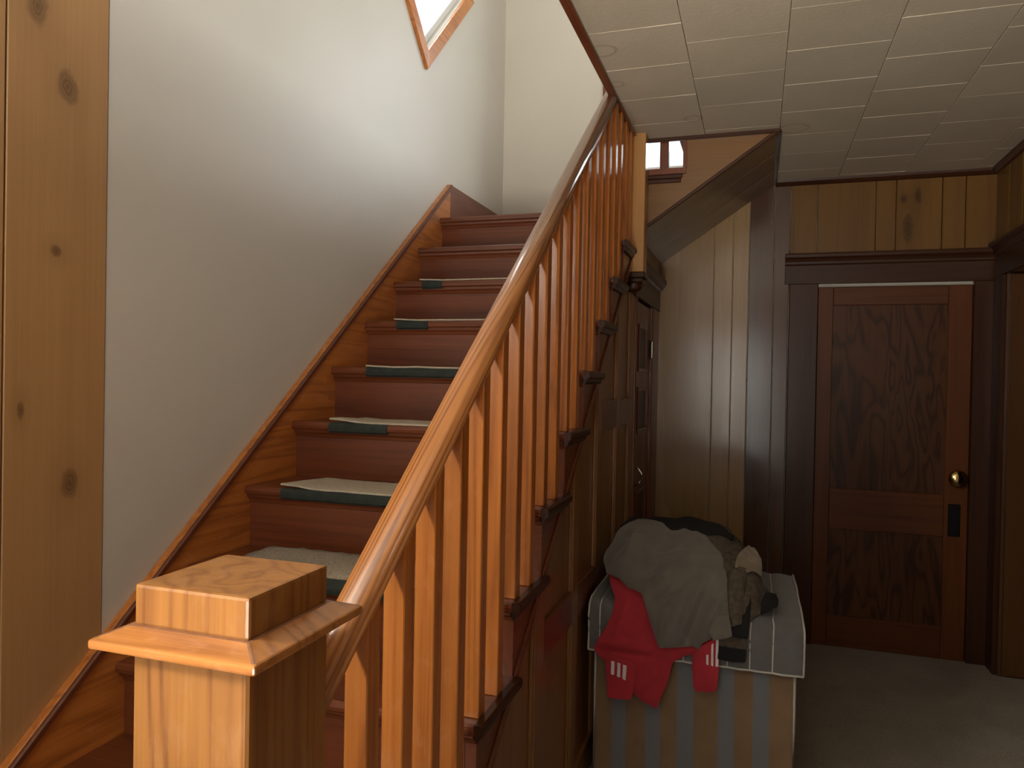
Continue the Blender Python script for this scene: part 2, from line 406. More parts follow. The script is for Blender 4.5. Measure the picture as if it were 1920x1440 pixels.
rect_window('window_5', 'x', .85, 2.55, 3.45, 4.60, XR, XR+.12, (XR, 1.7, 3.45))

# ------------------------------------------------------------------ doors
def head_profile(a, s, z0, z1):
    """side profile of a head casing with a moulded cap, standing proud of plane a towards s"""
    return [(a, z0), (a+s*.022, z0), (a+s*.022, z1-.062), (a+s*.030, z1-.058), (a+s*.030, z1-.046), (a+s*.040, z1-.030), (a+s*.052, z1-.022), (a+s*.056, z1-.010), (a+s*.054, z1), (a, z1)]
d1 = thing('door_1', (.683, YB, 0), kind='structure')
yf, yb = YB+.002, YB+.022
def dbx(n, x0, x1, z0, z1, mt, y0=yf, y1=yb, bv=.003): return MB().box(x0, x1, y0, y1, z0, z1).build(n, M[mt], d1, bv)
M['panel'] = wood('flame_grain_plywood_panel', (.092, .032, .009), (.036, .011, .004), 'Z', .38, .06, 9, 1.6, .0, spec=.25, stretch=.75)
M['dredZ'] = wood('dark_red_brown_door_wood_Z', (.125, .037, .010), (.062, .017, .005), 'Z', .42, .05, 10, .7, .15, spec=.25)
M['dredX'] = wood('dark_red_brown_door_wood_X', (.125, .037, .010), (.062, .017, .005), 'X', .42, .05, 10, .7, .15, spec=.25)
dbx('stile', .310, .388, 0, 1.966, 'dredZ'); dbx('stile', .946, 1.056, 0, 1.966, 'dredZ')
dbx('rail', .388, .946, 1.866, 1.966, 'dredX'); dbx('rail', .388, .946, .645, .866, 'dredX'); dbx('rail', .388, .946, 0, .170, 'dredX')
dbx('panel', .386, .948, .860, 1.870, 'panel', YB+.012, YB+.020, 0); dbx('panel', .386, .948, .165, .650, 'panel', YB+.012, YB+.020, 0)
M['strip'] = plain('pale_metal_weatherstrip', (.42, .40, .35), .45)
dbx('weatherstrip', .300, 1.062, 1.967, 1.973, 'strip', YB-.004, YB+.004, .001)
dbx('casing_board', .160, .309, 0, 1.985, 'darkZ', YB-.020, YB+.022, .004); dbx('casing_board', 1.057, XR-.004, 0, 1.985, 'darkZ', YB-.020, YB+.022, .004)
MB().prism(head_profile(YB+.02, -1, 1.985, 2.150), 'x', .135, XR-.004).build('head_casing', M['darkX'], d1, .002)
kn = MB().lathe((.997, yf, .958), (0, -1, 0), [(.036, 0), (.036, .004), (.014, .008), (.013, .022), (.030, .030), (.044, .040), (.045, .048), (.036, .058), (.020, .064), (.004, .066)]).build('door_knob', M['brass'], d1, smooth=True)
pl = dbx('lock_plate', .965, 1.022, .650, .820, 'black', yf-.006, yf, .003)
MB().lathe((.993, yf-.006, .765), (0, -1, 0), [(.006, 0), (.005, .002), (.001, .003)], 12).build('keyhole_rim', M['black'], pl)
for z0 in (.245, 1.672): dbx('hinge', .292, .311, z0, z0+.115, 'black', YB-.014, YB-.001, .003)

M['leaf2'] = wood('dark_amber_door', (.095, .038, .010), (.055, .019, .005), 'Z', .45, .05, 8, .5, 0, spec=.25)
d2 = thing('door_2', (XR, 4.25, 0), kind='structure')    # open leaf seen through the doorway in the right wall
MB().box(XR+.012, 1.95, 4.245, 4.272, .015, 1.995).build('leaf', M['leaf2'], d2, .003)
MB().box(XR-.022, XR+.002, 4.285, 4.402, 0, 2.0).build('casing_board', M['darkZ'], d2, .004)
MB().box(XR-.022, XR+.002, 3.28, 3.41, 0, 2.0).build('casing_board', M['darkZ'], d2, .004)
MB().prism(head_profile(XR+.002, -1, 2.0, 2.172), 'y', 3.24, 4.405).build('head_casing', M['darkY'], d2, .002)

# ------------------------------------------------------------------ lower staircase
st = thing('staircase', (-1.03, .75, 0), 'steep enclosed wooden flight with worn red brown treads against the plaster wall', 'staircase')
def tread_profile(y, z, depth):
    return [(y+.006, z), (y+depth, z), (y+depth, z-.027), (y+.008, z-.027), (y+.001, z-.022), (y-.001, z-.013), (y+.001, z-.005)]
for k in range(2, 13):
    y, z = ny(k), nz_(k)
    MB().prism(tread_profile(y, z, G+.030), 'x', XI, XN-.022).build('tread', M['redX'], st)
    # return nosing on the open end, with its scotia
    rn = MB().prism([(XN-.022, z), (XN-.006, z), (XN-.001, z-.005), (XN, z-.013), (XN-.001, z-.022), (XN-.008, z-.027), (XN-.022, z-.027)], 'y', y, y+G+.034).build('return_nosing', M['darkY'], st)
    MB().prism([(XN-.022, z-.027), (XN-.010, z-.027), (XN-.012, z-.036), (XN-.018, z-.044), (XN-.022, z-.045)], 'y', y+.012, y+G+.026).build('scotia', M['darkY'], rn)
for k in range(1, 13):
    y, z = ny(k)+.030, nz_(k)
    zb = nz_(k+1) if k < 12 else 0
    ri = MB().box(XI, -.583, y, y+.018, zb-.02 if k < 12 else 0, z-.027).build('riser', M['redX'], st)
    MB().prism([(y, z-.027), (y-.018, z-.027), (y-.016, z-.036), (y-.008, z-.043), (y-.004, z-.052), (y, z-.054)], 'x', XI, -.558).build('cove_moulding', M['redX'], ri)
# landing
MB().prism(tread_profile(ny(1), nz_(1), .05), 'x', XI, -.600).build('landing_nosing', M['redX'], st)
MB().box(XI, -.545, ny(1)+.05, YB, Z1-.027, Z1).box(XI, -.545, ny(1)+.05, YB, Z1-.20, Z1-.027).build('landing_floor', M['redX'], st)
# wall stringer: sloping board, then level board along the landing
c = -.337
def sz(y): return c+SL*y
yl = (2.425-c)/SL
ws = MB().prism([(.62, 0), (.62, sz(.62)), (yl, 2.425), (yl, 2.0), (1.2, 0)], 'x', XW, XI).build('wall_stringer', M['firY'], st, .002)
MB().prism([(.62, sz(.62)), (yl, 2.425), (yl, 2.425-.026), (.62, sz(.62)-.026)], 'x', XI, XI+.012).build('edge_bead', M['redY'], ws, .004)
MB().prism([(yl, 2.0), (yl, 2.425), (YB, 2.425), (YB, 2.0)], 'x', XW, XI).build('landing_skirting', M['redY'], st, .002)
MB().box(XI, -.62, YB-.02, YB, Z1, 2.425).build('landing_skirting', M['redX'], st, .002)
# open-side stringer under the treads, with a straight lower edge
cl = -.682
poly = []
for k in range(12, 1, -1):
    y, z = ny(k)+.030, nz_(k)-.027
    poly += [(y, (nz_(k+1)-.027) if k < 12 else 0), (y, z)]
poly += [(ny(1)+.030, nz_(2)-.027), (ny(1)+.030, SL*(ny(1)+.03)+cl), (-cl/SL, 0)]
osx = MB().prism(poly, 'x', -.582, -.556).build('open_stringer', M['redY'], st)
MB().prism([(-cl/SL, 0), (ny(1)+.03, SL*(ny(1)+.03)+cl), (ny(1)+.03, SL*(ny(1)+.03)+cl+.034), (-cl/SL-.044, 0)], 'x', -.556, -.549).build('edge_bead', M['redY'], osx, .002)
# panelled spandrel below: stiles, rails, panels
YP = 3.53
def line(y): return SL*y+cl
def spandrel(n, y0, y1, z0, z1, x0, x1, mt, bv=.003):
    """piece of the spandrel between y0,y1,z0,z1 cut off by the sloping stringer"""
    p = []
    zt0, zt1 = min(z1, line(y0)+.01), min(z1, line(y1)+.01)
    if zt1 <= z0+.005: return
    if zt0 < z0:
        ys = (z0-.01-cl)/SL; p = [(ys, z0), (y1, z0)]
    else: p = [(y0, z0), (y1, z0)]
    p.append((y1, zt1))
    yk = (z1-.01-cl)/SL
    if y0 < yk < y1: p.append((yk, z1))
    if zt0 >= z0+.001: p.append((y0, zt0))
    return MB().prism(p, 'x', x0, x1).build(n, M[mt], st, bv)
st_y = [(1.25, 1.33), (1.60, 1.68), (1.955, 2.045), (2.385, 2.465), (2.745, 2.83), (3.14, 3.235), (3.47, 3.585)]
for a, b in st_y: spandrel('stile', a, b, .12, 1.98, -.590, -.560, 'amberZ')
spandrel('rail', .9, YP, 0, .12, -.590, -.560, 'amberY')
mids = [None, None, (.635, .745), (.635, .745), (1.24, 1.355), (1.24, 1.355)]
for i, ((a0, a1), (b0, b1)) in enumerate(zip(st_y, st_y[1:])):
    if mids[i]:
        m0, m1 = mids[i]
        spandrel('mid_rail', a1, b0, m0, m1, -.590, -.560, 'redY')
        spandrel('panel', a1, b0, .12, m0, -.592, -.574, 'amberZ', 0); spandrel('panel', a1, b0, m1, 1.98, -.592, -.574, 'amberZ', 0)
    else: spandrel('panel', a1, b0, .12, 1.9, -.592, -.574, 'amberZ', 0)
    m = MB()
    zt = line(b0)
    if zt > .14: m.box(-.574, -.564, b0-.012, b0, .12, zt).build('panel_bead', M['amberZ'], st, .002)
spandrel('fascia', 3.47, YP+.06, 1.84, 2.2, -.590, -.560, 'darkY')

# closet door below the landing
d3 = thing('door_3', (-.56, 3.87, 0), kind='structure')
MB().box(-.590, -.566, 3.62, 4.150, .01, 1.83).build('leaf', M['redZ'], d3, .003)
for a, b, z0, z1 in ((3.735, 3.985, 1.50, 1.70), (3.735, 4.02, 1.19, 1.385), (3.735, 4.02, .20, .86)):
    MB().box(-.568, -.5655, a, b, z0, z1).build('recessed_panel', M['darkZ'], d3)
    four_bars('panel_moulding', [(a, z0), (b, z0), (b, z1), (a, z1)], 'x', -.567, -.558, .02, M['redZ'], d3)
MB().box(-.590, -.552, 4.156, YB, 0, 1.84).build('casing_board', M['redZ'], d3, .004)
MB().box(-.590, -.552, 3.585, 3.616, 0, 1.84).build('casing_board', M['redZ'], d3, .004)
MB().prism(head_profile(-.590, 1, 1.84, 2.02)[:2]+[(-.548, 1.84), (-.548, 1.955), (-.536, 1.962), (-.530, 1.975), (-.516, 1.99), (-.512, 2.005), (-.514, 2.02), (-.59, 2.02)], 'y', 3.53, YB).build('head_casing', M['darkY'], d3, .002)
MB().box(-.590, -.556, 3.53, YB, 2.02, 2.20).build('fascia_board', M['darkY'], d3, .002)
hp = [(-.566, 3.690, .915), (-.545, 3.690, .925), (-.530, 3.690, .945), (-.526, 3.690, .962), (-.530, 3.690, .98), (-.545, 3.690, 1.0), (-.566, 3.690, 1.01)]
hd = MB().tube(hp, [.004, .004, .005, .0055, .005, .004, .004], 8).build('pull_handle', M['chrome'], d3, smooth=True)
for z in (.905, 1.02): MB().lathe((-.566, 3.690, z), (1, 0, 0), [(.008, 0), (.008, .003), (.004, .005)], 10).build('handle_screw', M['chrome'], hd)
MB().box(-.566, -.556, 4.125, 4.175, 1.555, 1.655).build('hinge', M['black'], d3, .002)
MB().tube([(-.553, 4.135, 1.56), (-.553, 4.135, 1.65)], .005, 8).build('hinge_pin', M['chrome'], d3)

# ------------------------------------------------------------------ railing of the lower flight
ra = thing('stair_railing', (-.573, .73, 0), 'orange varnished railing with square balusters and a blocky newel post', 'railing')
nx0, nx1, nyA, nyB = -.649, -.497, .652, .804
M['paleZ'] = wood('pale_varnished_pine_post', (.56, .29, .095), (.38, .17, .05), 'Z', .32, .3, 8, .6, 0)
nw = MB().box(nx0, nx1, nyA, nyB, 0, 1.143).build('newel_post', M['newel'], ra, .003)
o_ = .031
cp = MB()
b0 = [(nx0-o_, nyA-o_), (nx1+o_, nyA-o_), (nx1+o_, nyB+o_), (nx0-o_, nyB+o_)]
i0 = [(nx0-.004, nyA-.004), (nx1+.004, nyA-.004), (nx1+.004, nyB+.004), (nx0-.004, nyB+.004)]
vs = [(x, y, 1.143) for x, y in b0]+[(x, y, 1.153) for x, y in b0]+[(x, y, 1.164) for x, y in i0]
cp.add(vs, [(0, 1, 2, 3), (8, 9, 10, 11)]+[(i, (i+1) % 4, 4+(i+1) % 4, 4+i) for i in range(4)]+[(4+i, 4+(i+1) % 4, 8+(i+1) % 4, 8+i) for i in range(4)])
cpo = cp.build('cap_plate', M['plate'], nw, .0025, 2)
MB().box(nx0+.001, nx1-.001, nyA+.001, nyB-.001, 1.163, 1.209).build('cap_block', M['newel'], nw, .004, 2)
M['blocktop'] = wood('worn_red_brown_top', (.27, .125, .062), (.15, .055, .024), 'Y', .38, .2, 12, .9, 0, wear=.45)
cb = nw.children[-1]; cb.data.materials.append(M['blocktop'])
for f in cb.data.polygons:
    if f.normal.z > .95: f.material_index = 1
# handrail: rounded profile swept along the slope
RS = .757; RT = .365
rx = -.573
prof = [(-.019, -.066), (.019, -.066), (.020, -.052), (.025, -.046), (.0275, -.030), (.0265, -.016), (.021, -.006), (.012, -.001), (0, .001), (-.012, -.001), (-.021, -.006), (-.0265, -.016), (-.0275, -.030), (-.025, -.046), (-.020, -.052)]
L0, L1 = nyB-.002, 3.418
m = MB(); n = len(prof); vs = []
for y in (L0, L1):
    for px, pz in prof: vs.append((rx+px, y, RS*y+RT+pz))
m.add(vs, [tuple(range(n)), tuple(range(n, 2*n))]+[(i, (i+1) % n, n+(i+1) % n, n+i) for i in range(n)])
ro = m.build('handrail', M['rail'], ra)
# turn the local axes along the slope so that the grain follows the rail
ang = math.atan(RS); Rm = Matrix.Rotation(ang, 4, 'X')
ro.data.transform(Rm.inverted()); ro.rotation_euler = (ang, 0, 0)
for f in ro.data.polygons: f.use_smooth = len(f.vertices) == 4
# balusters, two on each tread
for k in range(11, 1, -1):
    for j in (0, 1):
        yb_ = ny(k)+.030+j*.1222
        if yb_ > 3.36: continue
        z0 = nz_(k)
        t0 = RS*yb_+RT-.064; t1 = RS*(yb_+.040)+RT-.064
        x0, x1 = -.593, -.553
        vs = [(x0, yb_, z0), (x1, yb_, z0), (x1, yb_+.04, z0), (x0, yb_+.04, z0), (x0, yb_, t0), (x1, yb_, t0), (x1, yb_+.04, t1), (x0, yb_+.04, t1)]
        MB().add(vs, [(3, 2, 1, 0), (4, 5, 6, 7), (0, 1, 5, 4), (1, 2, 6, 5), (2, 3, 7, 6), (3, 0, 4, 7)]).build('baluster', M['firZ'], ra, .002)
# upper newel with its turned drop
un = MB().box(-.600, -.500, 3.405, 3.505, 1.93, 3.12).build('newel_post', M['paleZ'], ra, .003)
MB().box(-.612, -.488, 3.393, 3.517, 3.12, 3.15).build('cap_plate', M['firX'], un, .004)
MB().box(-.608, -.492, 3.397, 3.513, 1.905, 1.932).box(-.596, -.504, 3.409, 3.501, 1.885, 1.906).build('foot_collar', M['darkX'], un, .004)
MB().lathe((-.55, 3.455, 1.886), (0, 0, -1), [(.040, 0), (.043, .006), (.036, .014), (.040, .022), (.030, .034), (.014, .042), (.003, .048)], 18).build('turned_drop', M['darkX'], un, smooth=True)

# ------------------------------------------------------------------ upper flight
us = thing('upper_staircase', (-.25, 3.95, Z1), 'short upper flight turning right from the landing, seen from below with boarded sloping soffit', 'staircase')
GX = .278
MB().prism([(-.62, 2.418), (-.330, 2.418), (-.330, 2.391), (-.612, 2.391), (-.621, 2.398), (-.622, 2.410)], 'y', YO-.012, YB).build('tread', M['redY'], us)
MB().prism([(-.374, 2.608), (-.055, 2.608), (-.055, 2.581), (-.366, 2.581), (-.376, 2.588)], 'y', YO-.012, YB).build('tread', M['redY'], us)
MB().box(-.596, -.575, YO, YB, Z1, 2.391).build('riser', M['redY'], us)
MB().box(-.344, -.326, YO, YB, 2.418, 2.581).build('riser', M['redY'], us)
MB().box(-.066, -.048, YO, YB, 2.608, 2.79).build('riser', M['redY'], us)
MB().box(-.51, -.346, YO-.006, YO+.004, 2.372, 2.391).box(-.51, -.352, YO-.004, YO+.004, 2.352, 2.372).build('cove_moulding', M['darkX'], us, .003)
MB().box(-.066, .052, YO, YB, 2.765, 2.80).build('tread', M['redY'], us)
def fz(x): return 2.155+(x+.497)*.6986
MB().prism([(-.56, fz(-.56)), (.074, fz(.074)), (.074, 2.62), (-.335, 2.62), (-.335, 2.391), (-.56, 2.391)], 'y', YO+.004, YO+.026).build('face_stringer', M['string2'], us, .002)
MB().prism([(-.56, fz(-.56)-.004), (.072, fz(.072)-.004), (.072, fz(.072)+.016), (-.56, fz(-.56)+.016)], 'y', YO-.004, YO+.008).build('edge_bead', M['darkX'], us, .003)
# soffit boards
nb = 3
for i in range(nb):
    a0 = YO+.004+(YB-YO-.004)*i/nb; a1 = YO+.004+(YB-YO-.004)*(i+1)/nb-.002
    x0, x1 = -.575, .075
    def sfz(x, y): 
        t = (y-YO)/(YB-YO); return fz(x)*(1-t)+soffit_z(x)*t
    vs = [(x0, a0, sfz(x0, a0)), (x1, a0, sfz(x1, a0)), (x1, a1, sfz(x1, a1)), (x0, a1, sfz(x0, a1))]
    vs += [(x, y, z+.018) for x, y, z in vs]
    MB().add(vs, [(0, 1, 2, 3), (7, 6, 5, 4), (0, 4, 5, 1), (1, 5, 6, 2), (2, 6, 7, 3), (3, 7, 4, 0)]).build('soffit_board', M['soffit'], us, .002)
ur = thing('upper_railing', (-.3, YO+.03, 2.418), 'dark balusters above the upper flight glimpsed beside the bright landing window', 'railing')
for x in (-.452, -.30, -.16):
    zt = 2.418 if x < -.344 else 2.608
    MB().box(x, x+.04, YO+.02, YO+.06, zt, .684*x+3.50).build('baluster', M['redZ'], ur, .002)
m = MB(); pts = [(-.50, 3.14), (.05, 3.52), (.05, 3.585), (-.50, 3.205)]
m.prism(pts, 'y', YO+.012, YO+.068).build('handrail', M['redX'], ur, .008)
#MORE
# ------------------------------------------------------------------ worn carpet pieces on the treads
M['underlay'] = plain('pale_rubber_underlay', (.47, .40, .30), .9, 0, .12, 60, .3, 300)
M['greenmat'] = plain('dark_green_mat_binding', (.020, .028, .022), .75, 0, .3, 40, .3, 400)
M['shag'] = carpet_mat('beige_shag_carpet', (.21, .16, .105), (.50, .41, .29), 130)
MATS = [  # tread number, left end, right end, green binding left, right, depth on the tread, label
    (3, -1.392, -.70, -1.378, -1.285, .12, 'thin pale mat with one dark green scrap left, third step from the top'),
    (4, -1.385, -.70, -1.372, -1.235, .14, 'thin pale mat with a short dark green corner, fourth step from the top'),
    (5, -1.372, -.70, -1.368, -.705, .16, 'pale topped mat with long dark green edge, fifth step from the top'),
    (6, -1.370, -.70, -1.368, -1.150, .19, 'pale mat curling on its step, green edge half worn away to wood'),
    (7, -1.385, -.70, -1.382, -.705, .21, 'large pale curling mat with wide dark green edge, lowest flat mat')]
for k, x0, x1, g0, g1, dp, lab in MATS:
    y, z = ny(k), nz_(k)
    t = thing('stair_mat', ((x0+x1)/2, y+dp/2, z), lab, 'stair mat', 'worn mats on the stair treads')
    m = MB(); N = 14; rows = 5; top = []
    for j in range(rows):
        v = j/(rows-1)
        for i in range(N):
            u = i/(N-1); xx = x0+(x1-x0)*u+.035*(v-.0)*(1 if u < .02 else 0)
            lift = .010*math.exp(-((u-.02)/.10)**2)*(1 if k >= 6 else .3)*(1-v*.6)+.003*noise.noise(Vector((xx*9, v*2, k)))
            top.append((xx, y+.004+dp*v, z+.0062+max(0, lift)))
    bot = [(a, b, c_-.0055) for a, b, c_ in top]
    fs = []
    nn = len(top)
    for j in range(rows-1):
        for i in range(N-1):
            a = j*N+i; fs += [(a, a+1, a+N+1, a+N), (nn+a, nn+a+N, nn+a+N+1, nn+a+1)]
    for i in range(N-1): fs += [(i, nn+i, nn+i+1, i+1), ((rows-1)*N+i, (rows-1)*N+i+1, nn+(rows-1)*N+i+1, nn+(rows-1)*N+i)]
    for j in range(rows-1): fs += [(j*N, (j+1)*N, nn+(j+1)*N, nn+j*N), (j*N+N-1, nn+j*N+N-1, nn+(j+1)*N+N-1, (j+1)*N+N-1)]
    m.add(top+bot, fs).build('underlay_sheet', M['underlay'], t)
    # binding wrapped over the nosing
    pr = [(y+.006, z+.002), (y+.002, z-.001), (y-.004, z-.008), (y-.005, z-.016), (y-.003, z-.027), (y+.006, z-.034), (y+.006, z-.030), (y+.000, z-.024), (y-.001, z-.016), (y+.000, z-.008), (y+.006, z-.002)]
    b = MB().prism(pr, 'x', g0, g1).build('binding', M['greenmat'], t)
    b['label'] = 'dark green edge binding folded over the step'
k = 8; y, z = ny(k), nz_(k)
m = MB(); N, Rr = 26, 12; vs = []; fs = []
for j in range(Rr):
    for i in range(N):
        u, v = i/(N-1), j/(Rr-1)
        vs.append((-1.385+.66*u+.02*noise.noise(Vector((v*3, u*2, 1))), y-.006+.222*v, z+.020+.006*noise.noise(Vector((u*40, v*16, 3)))-.010*max(0, (.12-v)/.12)**2))
for j in range(Rr-1):
    for i in range(N-1): a = j*N+i; fs.append((a, a+1, a+N+1, a+N))
nn = len(vs); vs += [(a, b, z+.001) for a, b, c_ in vs]
for j in range(Rr-1):
    for i in range(N-1): a = nn+j*N+i; fs.append((a, a+N, a+N+1, a+1))
for i in range(N-1): fs += [(i, nn+i, nn+i+1, i+1), ((Rr-1)*N+i, (Rr-1)*N+i+1, nn+(Rr-1)*N+i+1, nn+(Rr-1)*N+i)]
for j in range(Rr-1): fs += [(j*N, (j+1)*N, nn+(j+1)*N, nn+j*N), (j*N+N-1, nn+j*N+N-1, nn+(j+1)*N+N-1, (j+1)*N+N-1)]
t = thing('carpet_piece', (-1.05, y+.1, z), 'fluffy beige carpet remnant on the low step behind the newel post', 'carpet')
m.add(vs, fs).build('pile', M['shag'], t, smooth=True)
MB().prism([(y-.004, z-.001), (y-.006, z-.016), (y-.002, z-.032), (y-.008, z-.032), (y-.012, z-.016), (y-.010, z+.010), (y-.004, z+.010)], 'x', -1.38, -.73).build('binding', M['greenmat'], t)

# ------------------------------------------------------------------ striped folded mattress, quilted pad, clothes
BX0, BX1, BY0, BY1, BZ = -.525, .140, 2.60, 3.20, .632
def stripe_mat():
    t = NT('ochre_ticking_with_grey_stripes'); g = t.node('TexCoord'); sx = t.node('SeparateXYZ'); t.link(g.outputs['Object'], sx.inputs[0])
    cx = (BX0+BX1)/2; acc = None
    wob = t.math('MULTIPLY', sx.outputs[2], .012)
    px = t.math('ADD', sx.outputs[0], wob)
    for a, b in ((-.462, -.412), (-.345, -.293), (-.238, -.181), (-.103, -.049), (.010, .062)):
        c0 = (a+b)/2-cx; r = (b-a)/2
        k = t.math('LESS_THAN', t.math('ABSOLUTE', t.math('SUBTRACT', px, c0)), r)
        acc = k if acc is None else t.math('MAXIMUM', acc, k)
    n = t.node('TexNoise'); t.val(n, {'Scale': 9, 'Detail': 3}); t.link(g.outputs['Object'], n.inputs['Vector'])
    base = t.ramp(n.outputs[0], [(.3, (.215, .135, .070)), (.7, (.26, .165, .088))])
    col = t.mix(acc, base, (.175, .180, .185)); t.link(col, t.b.inputs['Base Color'])
    t.link(t.math('MULTIPLY_ADD', acc, -.35, .85), t.b.inputs['Roughness'])
    w_ = t.node('TexNoise'); t.val(w_, {'Scale': 420, 'Detail': 2}); t.link(g.outputs['Object'], w_.inputs['Vector']); t.bump(w_.outputs[0], .25, .002)
    return t.m
M['ticking'] = stripe_mat()
M['piping'] = plain('off_white_piping', (.55, .53, .48), .7)
M['quilt'] = plain('grey_quilted_fabric', (.135, .132, .125), .9, 0, .15, 12, .3, 500, .25)
mt = thing('folded_mattress', ((BX0+BX1)/2, (BY0+BY1)/2, 0), 'tan folded mattress with grey stripes standing on the carpet', 'mattress')
MB().box(BX0, BX1, BY0, BY1, 0, BZ).build('striped_cover', M['ticking'], mt, .014, 3, smooth=False)
MB().tube([(BX1-.002, BY0-.001, .006), (BX1-.001, BY0-.001, .3), (BX1-.003, BY0-.001, .60)], .0045, 8).build('piping', M['piping'], mt, smooth=True)
MB().tube([(BX0+.002, BY0-.001, .006), (BX0+.001, BY0-.001, .3), (BX0+.003, BY0-.001, .60)], .0045, 8).build('piping', M['piping'], mt, smooth=True)

LN = [.068-.0715*i for i in range(9)]
def pad_path(s):
    P = [(3.222, .585), (3.224, .640), (3.195, .664), (3.0, .666), (2.80, .665), (2.635, .664), (2.592, .652), (2.573, .620), (2.571, .56), (2.569, .497)]
    n = len(P)-1; f = s*n; i = min(int(f), n-1); f -= i
    p0, p1, p2, p3 = P[max(i-1, 0)], P[i], P[i+1], P[min(i+2, n)]
    q = [.5*(2*b+(c_-a)*f+(2*a-5*b+4*c_-d)*f*f+(3*b-a-3*c_+d)*f**3) for a, b, c_, d in zip(p0, p1, p2, p3)]
    return q
def pad_pt(x, s, extra=0):
    y, z = pad_path(s); y2, z2 = pad_path(min(1, s+.01)); y1, z1 = pad_path(max(0, s-.01))
    ny_, nz2 = (z1-z2), -(y1-y2); L = math.hypot(ny_, nz2) or 1; ny_, nz2 = -ny_/L, -nz2/L
    if nz2 < 0 and abs(nz2) > abs(ny_): ny_, nz2 = -ny_, -nz2
    puff = .007*abs(math.sin(math.pi*(x-.068)/.0715))**.7+.006*noise.noise(Vector((x*7, s*6, 2)))
    d = puff+extra
    return (x+.012*s*(1 if x > .12 else 0)+.004*noise.noise(Vector((s*9, x*3, 5))), y+ny_*d, z+nz2*d)
qx0, qx1 = -.542, .152
NX, NS = 80, 60
vs = [pad_pt(qx0+(qx1-qx0)*i/(NX-1), j/(NS-1)) for j in range(NS) for i in range(NX)]
fs = [(j*NX+i, j*NX+i+1, (j+1)*NX+i+1, (j+1)*NX+i) for j in range(NS-1) for i in range(NX-1)]
qd = thing('quilted_pad', (-.19, 2.9, BZ), 'grey channel quilted pad with white piping draped over the striped mattress', 'pad')
q = MB().add(vs, fs).build('quilted_sheet', M['quilt'], qd, smooth=True)
sd = q.modifiers.new('thickness', 'SOLIDIFY'); sd.thickness = .02; sd.offset = -1 if q.data.polygons[len(q.data.polygons)//2].normal.z > 0 else 1
for x in LN:
    if x < qx0: continue
    MB().tube([pad_pt(x, j/40, .001) for j in range(41)], .0028, 6).build('piping', M['piping'], qd, smooth=True)
for s in (0, 1.0): MB().tube([pad_pt(qx0+(qx1-qx0)*i/60, s, .002) for i in range(61)], .0036, 6).build('piping', M['piping'], qd, smooth=True)
for x in (qx0, qx1): MB().tube([pad_pt(x, j/40, .001) for j in range(41)], .0034, 6).build('piping', M['piping'], qd, smooth=True)

HP = [(-.60, .0), (-.555, .02), (-.52, .08), (-.48, .155), (-.43, .20), (-.36, .212), (-.25, .205), (-.13, .20), (-.07, .165), (-.02, .115), (.03, .05), (.08, .02), (.14, .0), (.3, 0)]
def hh(x):
    if x <= HP[0][0]: return 0
    for (a, u), (b, v) in zip(HP, HP[1:]):
        if x <= b:
            k = (x-a)/(b-a); k = k*k*(3-2*k); return u+(v-u)*k
    return 0
def heap(x, t):
    """cross section of the clothes heap: over the pad from the back, across its front edge and down"""
    h = hh(x)
    P = [(3.16, .676), (3.03, .676+.70*h), (2.88, .676+h), (2.73, .676+.80*h), (2.625, .676+.30*h), (2.572, .625), (2.555, .50), (2.551, .38), (2.549, .24)]
    n = len(P); i = min(int(max(t, 0)), n-2); f = t-i
    p0, p1, p2, p3 = P[max(i-1, 0)], P[i], P[i+1], P[min(i+2, n-1)]
    return [.5*(2*b+(c_-a)*f+(2*a-5*b+4*c_-d)*f*f+(3*b-a-3*c_+d)*f**3) for a, b, c_, d in zip(p0, p1, p2, p3)]
def heap_pt(x, t, d):
    e = .02
    y, z = heap(x, t)
    ya, za = heap(x, max(0, t-e)); yb2, zb = heap(x, t+e)
    xa, xb = heap(x-.01, t), heap(x+.01, t)
    T = Vector((0, yb2-ya, zb-za)); X = Vector((.02, xb[0]-xa[0], xb[1]-xa[1]))
    n = X.cross(T); n = -n if n.dot(Vector((0, -1, 1))) < 0 else n
    return Vector((x, y, z))+n.normalized()*d
def inside(p, poly):
    r = False; j = len(poly)-1
    for i in range(len(poly)):
        a, b = poly[i], poly[j]
        if (a[1] > p[1]) != (b[1] > p[1]) and p[0] < (b[0]-a[0])*(p[1]-a[1])/(b[1]-a[1])+a[0]: r = not r
        j = i
    return r
def nearest(p, poly):
    best = None
    for i in range(len(poly)):
        a, b = Vector(poly[i-1]), Vector(poly[i]); d = b-a; L = d.length_squared or 1e-9
        k = max(0, min(1, (Vector(p)-a).dot(d)/L)); q_ = a+d*k; e = (q_-Vector(p)).length
        if best is None or e < best[0]: best = (e, q_)
    return best[1]
TS = .115     # about a metre of cloth per unit of t
